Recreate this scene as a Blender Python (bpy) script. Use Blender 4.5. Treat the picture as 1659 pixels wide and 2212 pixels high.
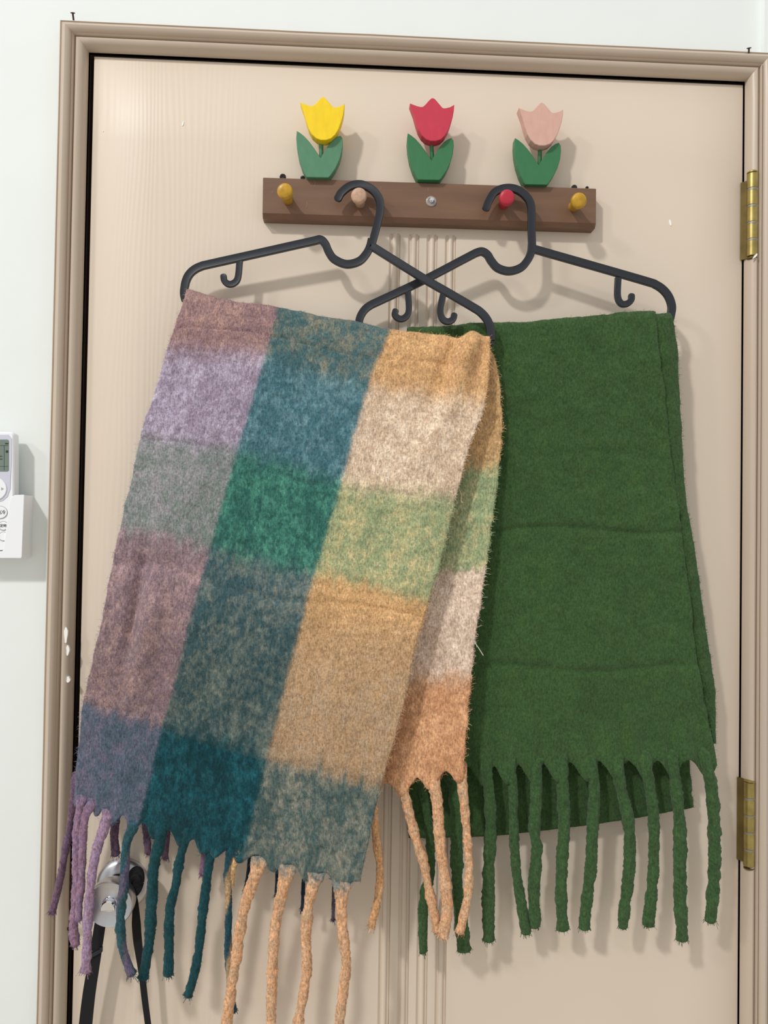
import bpy, math, random
import numpy as np
from mathutils import Matrix, Vector
for o in list(bpy.data.objects): bpy.data.objects.remove(o)
SC = bpy.context.scene; COL = SC.collection
rng = np.random.default_rng(7); random.seed(7)
V = np.array
# ------------------------------------------------------------------ camera
F = 1650.0; IW, IH = 1659.0, 2212.0
DW = 0.82; DH = 2.05                       # door leaf size
def ray(x, y): return V([(x-IW/2)/F, -(y-IH/2)/F, -1.0])
def unit(v): return v/np.linalg.norm(v)
TL, TR, BL, BR = (203,121), (1606,183), (155,2212), (1594,2212)
vv = unit(np.cross(np.cross(ray(*TL), ray(*BL)), np.cross(ray(*TR), ray(*BR))))
if vv[1] < 0: vv = -vv
hh = unit(np.cross(vv, np.cross(ray(*TL), ray(*TR))))
if hh[0] < 0: hh = -hh
nn = np.cross(hh, vv)
a = ray(*TL)/-(ray(*TL)@nn); b = ray(*TR)/-(ray(*TR)@nn)
D = DW/np.linalg.norm(a-b)
RW = np.stack([hh, -nn, vv])               # world_from_camera rotation
CAM = V([-DW/2, 0, DH]) - RW@(a*D)
cd = bpy.data.cameras.new('camera'); co = bpy.data.objects.new('camera', cd); COL.objects.link(co)
M4 = np.eye(4); M4[:3,:3] = RW; M4[:3,3] = CAM
co.matrix_world = Matrix(M4.tolist())
cd.sensor_fit = 'HORIZONTAL'; cd.sensor_width = 36; cd.lens = F/IW*36; cd.clip_start = .01
SC.camera = co
def P(x, y, d=0.0):
    """point seen at photo pixel x,y, standing d metres in front of the door face"""
    r = RW@ray(x, y); t = (-d - CAM[1])/r[1]
    return CAM + r*t
PX = DW/1420                               # metres per photo pixel on the door
# ------------------------------------------------------------------ light
w = bpy.data.worlds.new('room_light'); SC.world = w; w.use_nodes = True
bg = w.node_tree.nodes['Background']; bg.inputs[0].default_value = (1.0, .988, .965, 1); bg.inputs[1].default_value = 0.65
def lamp(name, loc, target, power, size, color):
    l = bpy.data.lights.new(name, 'AREA'); l.energy = power; l.shape = 'DISK'; l.size = size; l.color = color
    o = bpy.data.objects.new(name, l); COL.objects.link(o); o.location = loc
    o.rotation_euler = (Vector(target)-Vector(loc)).to_track_quat('-Z', 'Y').to_euler()
lamp('ceiling_lamp', (-2.75, -3.5, 5.2), (0, 0, 1.6), 152, .36, (1, .992, .975))
lamp('second_ceiling_lamp', (-4.3, -3.0, 4.4), (0, 0, 1.6), 44, .5, (1, .98, .95))
SC.view_settings.view_transform = 'Standard'; SC.view_settings.look = 'None'
SC.view_settings.exposure = 0.0; SC.view_settings.gamma = 1; SC.view_settings.use_curve_mapping = False
# ------------------------------------------------------------------ helpers
def lin(*c):
    c = V(c, dtype=float)/255
    return np.where(c <= .04045, c/12.92, ((c+.055)/1.055)**2.4)
def mat(name, color, rough=.5, metal=0, bump=0, scale=50, var=0, stretch=None, coat=0, spec=.5, trans=0, bump_dist=.001, detail=4, ior=1.45):
    m = bpy.data.materials.new(name); m.use_nodes = True; nt = m.node_tree; N = nt.nodes; L = nt.links
    p = N['Principled BSDF']; c = list(lin(*color))+[1]
    p.inputs['Base Color'].default_value = c; p.inputs['Roughness'].default_value = rough
    p.inputs['Metallic'].default_value = metal; p.inputs['Specular IOR Level'].default_value = spec
    p.inputs['Coat Weight'].default_value = coat; p.inputs['Transmission Weight'].default_value = trans; p.inputs['IOR'].default_value = ior
    if bump or var:
        tc = N.new('ShaderNodeTexCoord'); mp = N.new('ShaderNodeMapping'); no = N.new('ShaderNodeTexNoise')
        no.inputs['Scale'].default_value = scale; no.inputs['Detail'].default_value = detail
        if stretch: mp.inputs['Scale'].default_value = stretch
        L.new(tc.outputs['Object'], mp.inputs[0]); L.new(mp.outputs[0], no.inputs[0])
        if bump:
            b = N.new('ShaderNodeBump'); b.inputs['Strength'].default_value = bump; b.inputs['Distance'].default_value = bump_dist
            L.new(no.outputs[0], b.inputs['Height']); L.new(b.outputs[0], p.inputs['Normal'])
        if var:
            r = N.new('ShaderNodeValToRGB'); e = r.color_ramp.elements
            e[0].position = .3; e[1].position = .7
            e[0].color = [x*(1-var) for x in c[:3]]+[1]; e[1].color = [min(1, x*(1+var)) for x in c[:3]]+[1]
            L.new(no.outputs[0], r.inputs[0]); L.new(r.outputs[0], p.inputs['Base Color'])
    return m
def link(name, me, m, parent=None):
    o = bpy.data.objects.new(name, me); COL.objects.link(o)
    if m: me.materials.append(m)
    if parent: o.parent = parent; o.matrix_parent_inverse = Matrix.Translation(-Vector(parent.location)) if parent.parent is None else Matrix.Translation(-Vector(parent.location))
    return o
def mesh(name, vs, fs, m, parent=None, smooth=False):
    me = bpy.data.meshes.new(name); me.from_pydata([tuple(map(float, v)) for v in vs], [], fs); me.update()
    fix_normals(me)
    if smooth:
        me.polygons.foreach_set('use_smooth', [True]*len(me.polygons))
        me.set_sharp_from_angle(angle=math.radians(40))
    return link(name, me, m, parent)
def fix_normals(me):
    import bmesh
    bm = bmesh.new(); bm.from_mesh(me); bmesh.ops.recalc_face_normals(bm, faces=bm.faces); bm.to_mesh(me); bm.free()
class MB:
    def __init__(s): s.v = []; s.f = []
    def add(s, vs, fs):
        n = len(s.v); s.v += [list(map(float, v)) for v in vs]; s.f += [[i+n for i in f] for f in fs]; return s
    def box(s, x0, x1, y0, y1, z0, z1):
        return s.add([(x,y,z) for x in (x0,x1) for y in (y0,y1) for z in (z0,z1)],
                     [(0,1,3,2),(4,6,7,5),(0,4,5,1),(2,3,7,6),(0,2,6,4),(1,5,7,3)])
    def prism(s, pts, off, bev=0):
        """closed outline pts (3-D, front face) extruded by vector off, with a small chamfer on the front rim"""
        pts = [V(p) for p in pts]; n = len(pts); off = V(off); rings = []
        if bev:
            c = sum(pts)/n; ins = []
            for i in range(n):
                a_, b_ = unit(pts[i]-pts[i-1]), unit(pts[(i+1)%n]-pts[i]); t = unit(a_+b_+1e-9)
                q = unit(np.cross(t, unit(off))); ins.append(q)
            area = sum(np.dot(np.cross(pts[i]-c, pts[(i+1)%n]-c), unit(off)) for i in range(n))
            sg = -1 if area > 0 else 1
            rings.append([p+q*sg*bev for p, q in zip(pts, ins)]); rings.append([p+unit(off)*bev for p in pts])
        else: rings.append(pts)
        rings.append([p+off for p in pts])
        vs = [v for r in rings for v in r]; fs = [list(range(n))]
        for k in range(len(rings)-1):
            for i in range(n): fs.append((k*n+i, k*n+(i+1)%n, (k+1)*n+(i+1)%n, (k+1)*n+i))
        fs.append([ (len(rings)-1)*n+i for i in range(n)][::-1])
        return s.add(vs, fs)
    def lathe(s, c, axis, prof, n=32):
        """prof: (distance along axis, radius)"""
        axis = unit(V(axis, dtype=float)); c = V(c); u = unit(np.cross(axis, [0.13,.2,1])); w_ = np.cross(axis, u); vs = []; fs = []
        for (t, r) in prof:
            for i in range(n):
                a_ = 2*math.pi*i/n; vs.append(c+axis*t+(u*math.cos(a_)+w_*math.sin(a_))*max(r, 1e-5))
        for k in range(len(prof)-1):
            for i in range(n): fs.append((k*n+i, k*n+(i+1)%n, (k+1)*n+(i+1)%n, (k+1)*n+i))
        fs.append(list(range(n))); fs.append([(len(prof)-1)*n+i for i in range(n)])
        return s.add(vs, fs)
    def sweep(s, pts, sec, up=(0,-1,0), scale=None, caps=True):
        """sweep section sec [(a,b)] (a across in-plane, b along up) along pts"""
        pts = [V(p) for p in pts]; n = len(sec); vs = []; fs = []; up = V(up, dtype=float)
        for i, p in enumerate(pts):
            t = unit(pts[min(i+1, len(pts)-1)]-pts[max(i-1, 0)]); q = unit(np.cross(t, up)); w_ = np.cross(q, t)
            k = scale[i] if scale is not None else 1
            for a_, b_ in sec: vs.append(p+q*a_*k+w_*b_*k)
        for k in range(len(pts)-1):
            for i in range(n): fs.append((k*n+i, k*n+(i+1)%n, (k+1)*n+(i+1)%n, (k+1)*n+i))
        if caps: fs.append(list(range(n))); fs.append([(len(pts)-1)*n+i for i in range(n)])
        return s.add(vs, fs)
    def build(s, name, m, parent=None, smooth=True): return mesh(name, s.v, s.f, m, parent, smooth)
def empty(name, loc):
    o = bpy.data.objects.new(name, None); COL.objects.link(o); o.location = [float(x) for x in loc]; o.empty_display_size = .05; return o
def tag(o, label=None, cat=None, group=None, kind=None):
    for k, x in (('label', label), ('category', cat), ('group', group), ('kind', kind)):
        if x: o[k] = x
    return o
def struct(o, label=None): o['kind'] = 'structure'; return o
def cr(pts, t):
    """Catmull-Rom through pts (n,k) at parameters t in 0..n-1"""
    p = V(pts, dtype=float); n = len(p); t = np.atleast_1d(t); i = np.clip(np.floor(t).astype(int), 0, n-2); f = (t-i)[:, None]
    p = p.reshape(n, -1)
    ext = np.vstack([2*p[0]-p[1], p, 2*p[-1]-p[-2]])
    a_, b_, c_, d_ = ext[i], ext[i+1], ext[i+2], ext[i+3]
    return .5*((2*b_)+(-a_+c_)*f+(2*a_-5*b_+4*c_-d_)*f*f+(-a_+3*b_-3*c_+d_)*f**3)
def smooth_path(pts, per=8):
    n = len(pts); return cr(pts, np.linspace(0, n-1, (n-1)*per+1))
def hashn(ix, iy, seed):
    h = (ix.astype(np.int64)*374761393+iy.astype(np.int64)*668265263+seed*974711) & 0xffffffff
    h = ((h ^ (h >> 13))*1274126177) & 0xffffffff
    return ((h ^ (h >> 16)) & 0xffff)/65535.0
def vnoise(x, y, seed=0):
    xi = np.floor(x); yi = np.floor(y); fx = x-xi; fy = y-yi; fx = fx*fx*(3-2*fx); fy = fy*fy*(3-2*fy)
    a_ = hashn(xi, yi, seed); b_ = hashn(xi+1, yi, seed); c_ = hashn(xi, yi+1, seed); d_ = hashn(xi+1, yi+1, seed)
    return (a_*(1-fx)+b_*fx)*(1-fy)+(c_*(1-fx)+d_*fx)*fy
def fbm(x, y, seed=0, o=4):
    s = 0; k = .5; t = 0
    for i in range(o): s = s+k*vnoise(x*2**i, y*2**i, seed+i*17); t += k; k *= .55
    return s/t-.5
# ------------------------------------------------------------------ materials
WALL = mat('white_plaster', (233,238,235), .85, bump=.25, scale=9, bump_dist=.004, var=.012)
PAINT = mat('beige_gloss_paint', (193,177,159), .34, bump=.35, scale=14, stretch=(1,1,.25), bump_dist=.0012, var=.025, detail=3)
def door_material():
    m = mat('beige_door_paint', (221,206,189), .45)
    nt = m.node_tree; N = nt.nodes; L = nt.links; p = N['Principled BSDF']
    tc = N.new('ShaderNodeTexCoord'); mp = N.new('ShaderNodeMapping'); mp.inputs['Scale'].default_value = (1, 1, .13)
    L.new(tc.outputs['Object'], mp.inputs[0])
    wv = N.new('ShaderNodeTexWave'); wv.wave_type = 'BANDS'; wv.bands_direction = 'X'
    wv.inputs['Scale'].default_value = 44; wv.inputs['Distortion'].default_value = 60; wv.inputs['Detail'].default_value = 3; wv.inputs['Detail Scale'].default_value = .13
    L.new(mp.outputs[0], wv.inputs[0])
    sx = N.new('ShaderNodeSeparateXYZ'); L.new(tc.outputs['Object'], sx.inputs[0])
    mr = N.new('ShaderNodeMapRange'); mr.inputs[1].default_value = -.36; mr.inputs[2].default_value = -.17; mr.inputs[3].default_value = .34; mr.inputs[4].default_value = .0
    L.new(sx.outputs[0], mr.inputs[0])
    mu = N.new('ShaderNodeMath'); mu.operation = 'MULTIPLY'; L.new(wv.outputs[1], mu.inputs[0]); L.new(mr.outputs[0], mu.inputs[1])
    n2 = N.new('ShaderNodeTexNoise'); n2.inputs['Scale'].default_value = 300; n2.inputs['Detail'].default_value = 2; L.new(tc.outputs['Object'], n2.inputs[0])
    m2 = N.new('ShaderNodeMath'); m2.operation = 'MULTIPLY_ADD'; m2.inputs[1].default_value = .12; L.new(n2.outputs[0], m2.inputs[0]); L.new(mu.outputs[0], m2.inputs[2])
    b = N.new('ShaderNodeBump'); b.inputs['Strength'].default_value = .55; b.inputs['Distance'].default_value = .0006
    L.new(m2.outputs[0], b.inputs['Height']); L.new(b.outputs[0], p.inputs['Normal'])
    n3 = N.new('ShaderNodeTexNoise'); n3.inputs['Scale'].default_value = 3; L.new(tc.outputs['Object'], n3.inputs[0])
    r = N.new('ShaderNodeValToRGB'); c = lin(220,205,187); r.color_ramp.elements[0].position = .35; r.color_ramp.elements[1].position = .65
    r.color_ramp.elements[0].color = [*(c*V([.97,.965,.96])), 1]; r.color_ramp.elements[1].color = [*(c*V([1.02,1.02,1.02])), 1]
    L.new(n3.outputs[0], r.inputs[0]); L.new(r.outputs[0], p.inputs['Base Color'])
    return m
DOOR = door_material()
GAPSHADE = mat('jamb_gap_shade', (72,56,46), .8, var=.2, scale=30)
BRASS = mat('aged_brass', (168,150,92), .38, metal=.85, var=.22, scale=60)
BRASSD = mat('dark_brass', (112,94,52), .5, metal=.6, var=.25, scale=40)
STEEL = mat('grey_washer', (150,148,138), .45, metal=.6)
RUST = mat('rusty_iron', (70,50,40), .7, metal=.3, var=.4, scale=200)
CHIP = mat('white_paint_chip', (246,246,240), .6)
BLACKP = mat('charcoal_plastic', (34,38,45), .45, bump=.12, scale=600, bump_dist=.0003)
BROWN = mat('walnut_board', (118,88,68), .45, bump=.25, scale=60, stretch=(.12,1,1), var=.16, bump_dist=.0006)
CHROME = mat('satin_chrome', (205,206,210), .3, metal=.95)
CHROMEP = mat('polished_chrome', (235,236,240), .08, metal=1)
STRAP = mat('black_webbing', (17,17,20), .85, bump=.3, scale=900, bump_dist=.0004)
def wood_paint(name, c, v=.05): return mat(name, c, .5, bump=.15, scale=160, var=v, stretch=(1,1,.4), bump_dist=.0005)
YEL = wood_paint('yellow_paint', (244,208,14)); RED = wood_paint('red_paint', (198,54,76)); PNK = wood_paint('dusty_pink_paint', (211,168,153))
GRN1 = wood_paint('green_paint_pale', (82,132,100)); GRN2 = wood_paint('green_paint', (54,116,74))
WHP = mat('white_plastic', (240,242,244), .35); SILV = mat('silver_panel', (205,206,220), .3); LCD = mat('lcd_grey', (118,132,122), .2)
INK = mat('dark_ink', (40,42,44), .6); GRYL = mat('grey_print', (170,172,176), .5)
def wool(name, rough=1.0, speck=.34, bump=1.0):
    m = bpy.data.materials.new(name); m.use_nodes = True; nt = m.node_tree; N = nt.nodes; L = nt.links; p = N['Principled BSDF']
    at = N.new('ShaderNodeAttribute'); at.attribute_name = 'Col'
    tc = N.new('ShaderNodeTexCoord')
    no = N.new('ShaderNodeTexNoise'); no.inputs['Scale'].default_value = 420; no.inputs['Detail'].default_value = 5; no.inputs['Roughness'].default_value = .65
    L.new(tc.outputs['Object'], no.inputs[0])
    mr = N.new('ShaderNodeMapRange'); mr.inputs[3].default_value = 1-speck; mr.inputs[4].default_value = 1+speck*1.1
    mp = N.new('ShaderNodeMapping'); mp.inputs['Scale'].default_value = (1, 1, .38); L.new(tc.outputs['Object'], mp.inputs[0])
    n3 = N.new('ShaderNodeTexNoise'); n3.inputs['Scale'].default_value = 620; n3.inputs['Detail'].default_value = 3; L.new(mp.outputs[0], n3.inputs[0])
    av = N.new('ShaderNodeMix'); av.inputs[0].default_value = .5; L.new(no.outputs[0], av.inputs[2]); L.new(n3.outputs[0], av.inputs[3])
    L.new(av.outputs[0], mr.inputs[0])
    mr.inputs[1].default_value = .38; mr.inputs[2].default_value = .62
    mx = N.new('ShaderNodeVectorMath'); mx.operation = 'SCALE'; L.new(at.outputs['Color'], mx.inputs[0]); L.new(mr.outputs[0], mx.inputs['Scale'])
    L.new(mx.outputs[0], p.inputs['Base Color'])
    b = N.new('ShaderNodeBump'); b.inputs['Strength'].default_value = bump; b.inputs['Distance'].default_value = .0012
    n2 = N.new('ShaderNodeTexNoise'); n2.inputs['Scale'].default_value = 330; n2.inputs['Detail'].default_value = 4; L.new(tc.outputs['Object'], n2.inputs[0])
    L.new(av.outputs[0], b.inputs['Height']); L.new(b.outputs[0], p.inputs['Normal'])
    p.inputs['Roughness'].default_value = rough; p.inputs['Specular IOR Level'].default_value = .08
    p.inputs['Sheen Weight'].default_value = .12; p.inputs['Sheen Roughness'].default_value = .6
    return m
WOOL = wool('brushed_mohair'); WOOLG = wool('brushed_green_wool', speck=.30)
# ------------------------------------------------------------------ setting
GL, GR_, GT = .0058, .0012, .0034           # gaps round the door leaf
XL, XR = -DW/2-GL, DW/2+GR_; ZT = DH+GT
WY = .006                                    # wall face lies just behind the door face
wl = MB(); CW = .02
wl.box(-1.6, XL-CW, WY, WY+.12, 0, 2.75).box(XR+CW, 1.5, WY, WY+.12, 0, 2.75).box(XL-CW, XR+CW, WY, WY+.12, ZT+CW, 2.75)
struct(wl.build('wall_back', WALL, smooth=False))
# shallow plaster pier over the right end of the casing
pr = MB(); px = P(1648, 30)[0]; pr.box(px, 1.5, -.004, WY, ZT+.0300, 2.75).box(XR+.0325, 1.5, -.004, WY, 0, ZT+.0300)
struct(pr.build('wall_right', WALL, smooth=False))
struct(MB().box(-1.6, 1.5, -3.2, .3, -.02, 0).build('floor', mat('floor_tile', (190,180,165), .5, var=.05, scale=5), smooth=False))
# jamb lining and rebate stop (shade of the gap put into their dark colour)
jb = MB()
jb.box(XL-CW, XL, -.001, WY+.12, 0, ZT).box(XR, XR+CW, -.001, WY+.12, 0, ZT).box(XL-CW, XR+CW, -.001, WY+.12, ZT, ZT+CW)
jb.box(XL, XL+.02, .043, .06, 0, ZT).box(XR-.02, XR, .043, .06, 0, ZT).box(XL+.02, XR-.02, .043, .06, ZT-.02, ZT)
struct(jb.build('trim_1', GAPSHADE, smooth=False))
# moulded casing: profile (w outward from the opening, h toward the room)
PROF = [(0,-.004),(.0,.003),(.0012,.0075),(.004,.0125),(.0075,.0155),(.0105,.0160),(.0135,.0145),(.0155,.0115),(.0162,.0105),(.0170,.0150),(.0180,.0168),(.0190,.0150),(.0196,.0120),
        (.0215,.0155),(.0245,.0185),(.028,.0195),(.0315,.0182),(.034,.0150),(.0352,.0135),(.0365,.0148),(.0375,.014),(.0382,.0)]
PROF = [(p[0]*.83, p[1]*.95) for p in PROF]
def casing(name, f):
    vs = []; fs = []; n = len(PROF); rows = f()
    for r in rows: vs += r
    for k in range(len(rows)-1):
        for i in range(n-1): fs.append((k*n+i, k*n+i+1, (k+1)*n+i+1, (k+1)*n+i))
    o = mesh(name, vs, fs, PAINT, smooth=True); return struct(o)
def wob(z, s): return float(fbm(V([z*7.0]), V([s*3.1]), 5)[0])*.0012
def side(x, sg, s):
    def f():
        rows = []; zs = list(np.linspace(0, 1, 60))
        for k, t in enumerate(zs):
            rows.append([(x+sg*(w_+wob(t*2, s)*(w_/.037)), -h_, t*(ZT+w_)) for w_, h_ in PROF])
        return rows
    return f
def topf():
    rows = []
    for t in np.linspace(0, 1, 60):
        rows.append([((XL-w_)+(XR+w_-(XL-w_))*t, -h_, ZT+w_+wob(t*2, 9)*(w_/.037)) for w_, h_ in PROF])
    return rows
casing('trim_2', side(XL, -1, 1)); casing('trim_3', side(XR, 1, 2)); casing('trim_4', topf)
# door leaf with four round-ended flutes
flx = [P(x, 900)[0] for x in (847.5, 888.5, 928.5, 968.5)]; fltop = P(850, 502)[2]; FR = .0071
def door_leaf():
    xs = {-DW/2, -DW/2+.0015, DW/2-.0015, DW/2}
    for c in flx:
        for k in (-1,-.93,-.86,-.82,-.74,-.70,-.55,-.44,-.42,-.36,-.28,-.18,-.08,0,.08,.18,.28,.36,.42,.44,.55,.70,.74,.82,.86,.93,1): xs.add(round(c+FR*k, 6))
        xs.add(c-FR-.0012); xs.add(c+FR+.0012)
    xs |= set(np.linspace(-DW/2, flx[0]-.02, 6)); xs |= set(np.linspace(flx[3]+.02, DW/2, 6))
    xs = sorted(xs); zs = sorted(set(list(np.linspace(0, fltop-.02, 8))+list(np.linspace(fltop-.02, fltop-.006, 4))+list(np.linspace(fltop-.006, fltop+.001, 22))+[DH-.0015, DH, (fltop+DH)/2]))
    def h(x, z):
        for c in flx:
            dx = x-c; q = abs(dx)/FR; top = fltop-.0022*q*q
            if q > 1.0 or z > top: continue
            e = min(1, (top-z)/.0012)
            if q < .44: d_ = .0026-.0030*math.sqrt(1-(q/.46)**2)
            elif q < .74: d_ = .0026
            elif q < .86: d_ = .0012
            else: d_ = .0024*(1-q)/.14
            return d_*e
        return 0
    vs = []; nx, nz = len(xs), len(zs)
    for z in zs:
        for x in xs:
            e = .0012 if (x in (xs[0], xs[-1]) or z in (zs[0], zs[-1])) else 0
            vs.append((x, h(x, z)+e, z))
    fs = [(j*nx+i, j*nx+i+1, (j+1)*nx+i+1, (j+1)*nx+i) for j in range(nz-1) for i in range(nx-1)]
    n0 = len(vs); ring = [i for i in range(nx)]+[j*nx+nx-1 for j in range(1, nz)]+[(nz-1)*nx+i for i in range(nx-2, -1, -1)]+[j*nx for j in range(nz-2, 0, -1)]
    for i in ring: vs.append((vs[i][0], .04, vs[i][2]))
    m_ = len(ring)
    for k in range(m_): fs.append((ring[k], n0+k, n0+(k+1)%m_, ring[(k+1)%m_]))
    fs.append([n0+k for k in range(m_)])
    return mesh('door_1', vs, fs, DOOR, smooth=True)
door = struct(door_leaf())
# paint chips on the door
for (x, y, l, wd, tl) in ((395,267,9,3,.25), (1448,481,12,5,-.2), (222,283,2,2,0)):
    c = P(x, y, .0006); s = [(wd*math.cos(a_)*PX/2*1.0, l*math.sin(a_)*PX/2*1.2) for a_ in np.linspace(0, 2*math.pi, 9)[:-1]]
    MB().prism([c+V([p*math.cos(tl)+q*math.sin(tl), 0, -p*math.sin(tl)+q*math.cos(tl)]) for p, q in s], (0,.0006,0)).build('paint_chip', CHIP, door)
for k_, (x, y, l, wd) in enumerate(((142,1372,34,7), (146,1405,22,6), (147,1468,13,7))):
    c = P(x, y, .0158); a_ = [(wd/2*math.cos(q)*(1+.3*math.sin(3*q+k_)), l/2*math.sin(q)) for q in np.linspace(0, 2*math.pi, 13)[:-1]]
    MB().prism([c+V([p*PX, 0, q*PX]) for p, q in a_], (0,.0040,0)).build('paint_chip', CHIP, bpy.data.objects['trim_2'])
# hinges
def hinge(kx, y0, y1, lx, ly0, ly1):
    kd = .010; c0 = P(kx, y0, kd); c1 = P(kx, y1, kd); x = (c0[0]+c1[0])/2; z1, z0 = c0[2], c1[2]; r = .0066
    e0 = P(lx, ly0, .0)[2]; e1 = P(lx, ly1, .0)[2]
    sx = DW/2+.0005
    lf = MB(); th = .0013
    a_ = V([sx-.0030, -.0005]); b_ = V([x-.002, -kd-.001]); t = unit(b_-a_); q = V([-t[1], t[0]])*th
    vs = []
    for z in (e1, e0):
        for p in (a_-q, b_-q, b_+q, a_+q): vs.append((p[0], p[1], z))
    lf.add(vs, [(0,1,2,3),(7,6,5,4),(0,4,5,1),(1,5,6,2),(2,6,7,3),(3,7,4,0)])
    h = lf.build('hinge', BRASSD, door, smooth=False); h['label'] = 'brass butt hinge with five knuckles'
    n = 5; g = .0011; seg = (z1-z0)/n
    for i in range(n):
        a0 = z0+i*seg+g; a1 = z0+(i+1)*seg-g
        MB().lathe((x,-kd,a0), (0,0,1), [(0,r*.9),(.0006,r),(a1-a0-.0006,r),(a1-a0,r*.9)], 24).build('knuckle', BRASS, h)
        if i: MB().lathe((x,-kd,a0-2*g), (0,0,1), [(0,r*.93),(2*g,r*.93)], 24).build('washer', STEEL, h)
    MB().lathe((x,-kd,z1-g), (0,0,1), [(0,r*.8),(.001,r*1.02),(.002,r*1.02),(.0035,r*.7),(.004,0)], 24).build('hinge_pin', BRASS, h)
    MB().lathe((x,-kd,z0+g), (0,0,-1), [(0,r*.6),(.0015,r*.6),(.0018,r*.95),(.003,r*.95),(.0045,r*.5),(.005,0)], 24).build('hinge_pin', BRASSD, h)
    return h
hinge(1625, 374, 556, 1601, 396, 563); hinge(1618, 1687, 1872, 1593, 1678, 1855)
c = P(1632, 553, .018); MB().prism([c+V([dx, 0, dz])*PX for dx, dz in ((-6,-6),(0,-3),(5,4),(3,6),(-2,1))], (0,.0015,0)).build('paint_flake', CHIP, door)
# rusty strike plate in the left gap
jam = bpy.data.objects['trim_1']
z0 = P(150, 1962)[2]; z1 = P(152, 1862)[2]
MB().box(XL-.0006, XL+.0026, -.0020, .012, z0, z1).build('strike_plate', RUST, jam, smooth=False)
c = P(149, 2006, .004); MB().lathe(c, (0,-1,0), [(0,.0022),(.001,.002),(.0015,0)], 10).build('nail_head', RUST, jam)
# crack-painted filler along the outer right casing
cw = mat('crackled_white_filler', (226,218,208), .8, bump=.8, scale=35, stretch=(1,1,.3), bump_dist=.003, var=.05)
pts = [(XR+.0306+.002*math.sin(k*1.7)+.0015*random.random(), -.0125, z) for k, z in enumerate(np.linspace(.95, 1.52, 40))]
MB().add([p for p in pts]+[(p[0]+.012, -.0075, p[2]) for p in pts]+[(p[0]-.001, -.008, p[2]) for p in pts], [(k, k+1, 41+k, 40+k) for k in range(39)]+[(k, 80+k, 81+k, k+1) for k in range(39)]).build('filler_strip', cw, bpy.data.objects['trim_3'])
# nails on top of the casing
for (x, y, ty, lx, lab) in ((159, 38, 27, -2, 'bent dark nail sticking up from the top left corner of the door casing'), (1617, 117, 103, 1, 'dark nail sticking up from the top right corner of the door casing')):
    p0 = P(x, y+6, .012); p1 = P(x+lx, ty, .016); ax = p1-p0
    L_ = np.linalg.norm(ax)
    o = MB().lathe(p0, ax, [(0,.0011),(L_-.0012,.0011),(L_-.001,.0027),(L_,.0027),(L_+.0004,0)], 12).build('nail', RUST)
    tag(o, lab, 'nail', None)
# ------------------------------------------------------------------ coat rack
BD = .018
a0, a1 = P(568,383,BD), P(1288,407,BD); b0, b1 = P(570,474,BD-.004), P(1285,493,BD-.004)
ex = unit(a1-a0); ez = V([-ex[2], 0, ex[0]]); LEN = np.linalg.norm(a1-a0); HT = (np.dot(a0-b0, ez)+np.dot(a1-b1, ez))/2
rack = empty('coat_rack', tuple((b0+b1)/2)); tag(rack, 'brown wooden peg rack with three painted tulips on the beige door', 'coat rack')
def B(u, h, d): q = a0+ex*u-ez*h; return V([q[0], -d, q[2]])
prof = [(0,.0005),(0,BD-.0008),(.0008,BD),(HT-.0055,BD),(HT,BD-.0045),(HT,.0005)]
bm_ = MB(); vs = []; us = [0, .0007, LEN-.0007, LEN]
for k, u in enumerate(us):
    e = .0007 if k in (0, 3) else 0
    vs += [B(u, min(max(h, e), HT-e), min(d, BD-e) if d > .001 else d) for h, d in prof]
n = len(prof); fs = [(k*n+i, k*n+(i+1)%n, (k+1)*n+(i+1)%n, (k+1)*n+i) for k in range(3) for i in range(n)]+[list(range(n)), [3*n+i for i in range(n)]]
bm_.add(vs, fs).build('board', BROWN, rack, smooth=False)
SCR = mat('scratch_pale', (150,118,98), .7)
for (x, y, r_, a_, b_) in ((681,397,9,-.7,.9),(664,441,11,-.8,.5),(823,406,9,-.5,.4),(925,410,6,-.6,.6),(590,415,1.5,0,6)):
    c = P(x, y, BD+.0002); ts = np.linspace(a_, b_, 7)
    sc = MB().sweep([c+V([math.cos(t)*r_*PX-r_*PX, 0, math.sin(t)*r_*PX]) for t in ts], [(.0003,0),(0,.0001),(-.0003,0)])
    sc.build('scratch', SCR, rack)
def peg(hx, hy, bx, by, m, lab):
    p0 = P(bx, by, BD-.002); p1 = P(hx, hy, .050); ax = p1-p0; L_ = np.linalg.norm(ax)
    pr_ = [(0,.0062),(L_*.3,.0060),(L_*.55,.0064),(L_*.70,.0080),(L_*.80,.0092),(L_*.90,.0094),(L_*.96,.0086),(L_*.99,.0068),(L_,.0035),(L_+.0001,0)]
    o = MB().lathe(p0, ax, pr_, 36).build('peg', m, rack); o['label'] = lab
YELP = mat('yellow_stained_wood', (188,144,36), .35, var=.2, scale=120, stretch=(1,.2,1)); PNKP = mat('worn_pink_wood', (192,156,132), .45, var=.14, scale=300)
REDP = mat('red_peg_paint', (184,42,62), .35, var=.08, scale=100)
peg(615,411,622,433,YELP,'yellow peg'); peg(775,421,778,440,PNKP,'pale pink peg'); peg(1096,425,1087,443,REDP,'red peg'); peg(1252,432,1237,448,YELP,'yellow peg')
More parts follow.
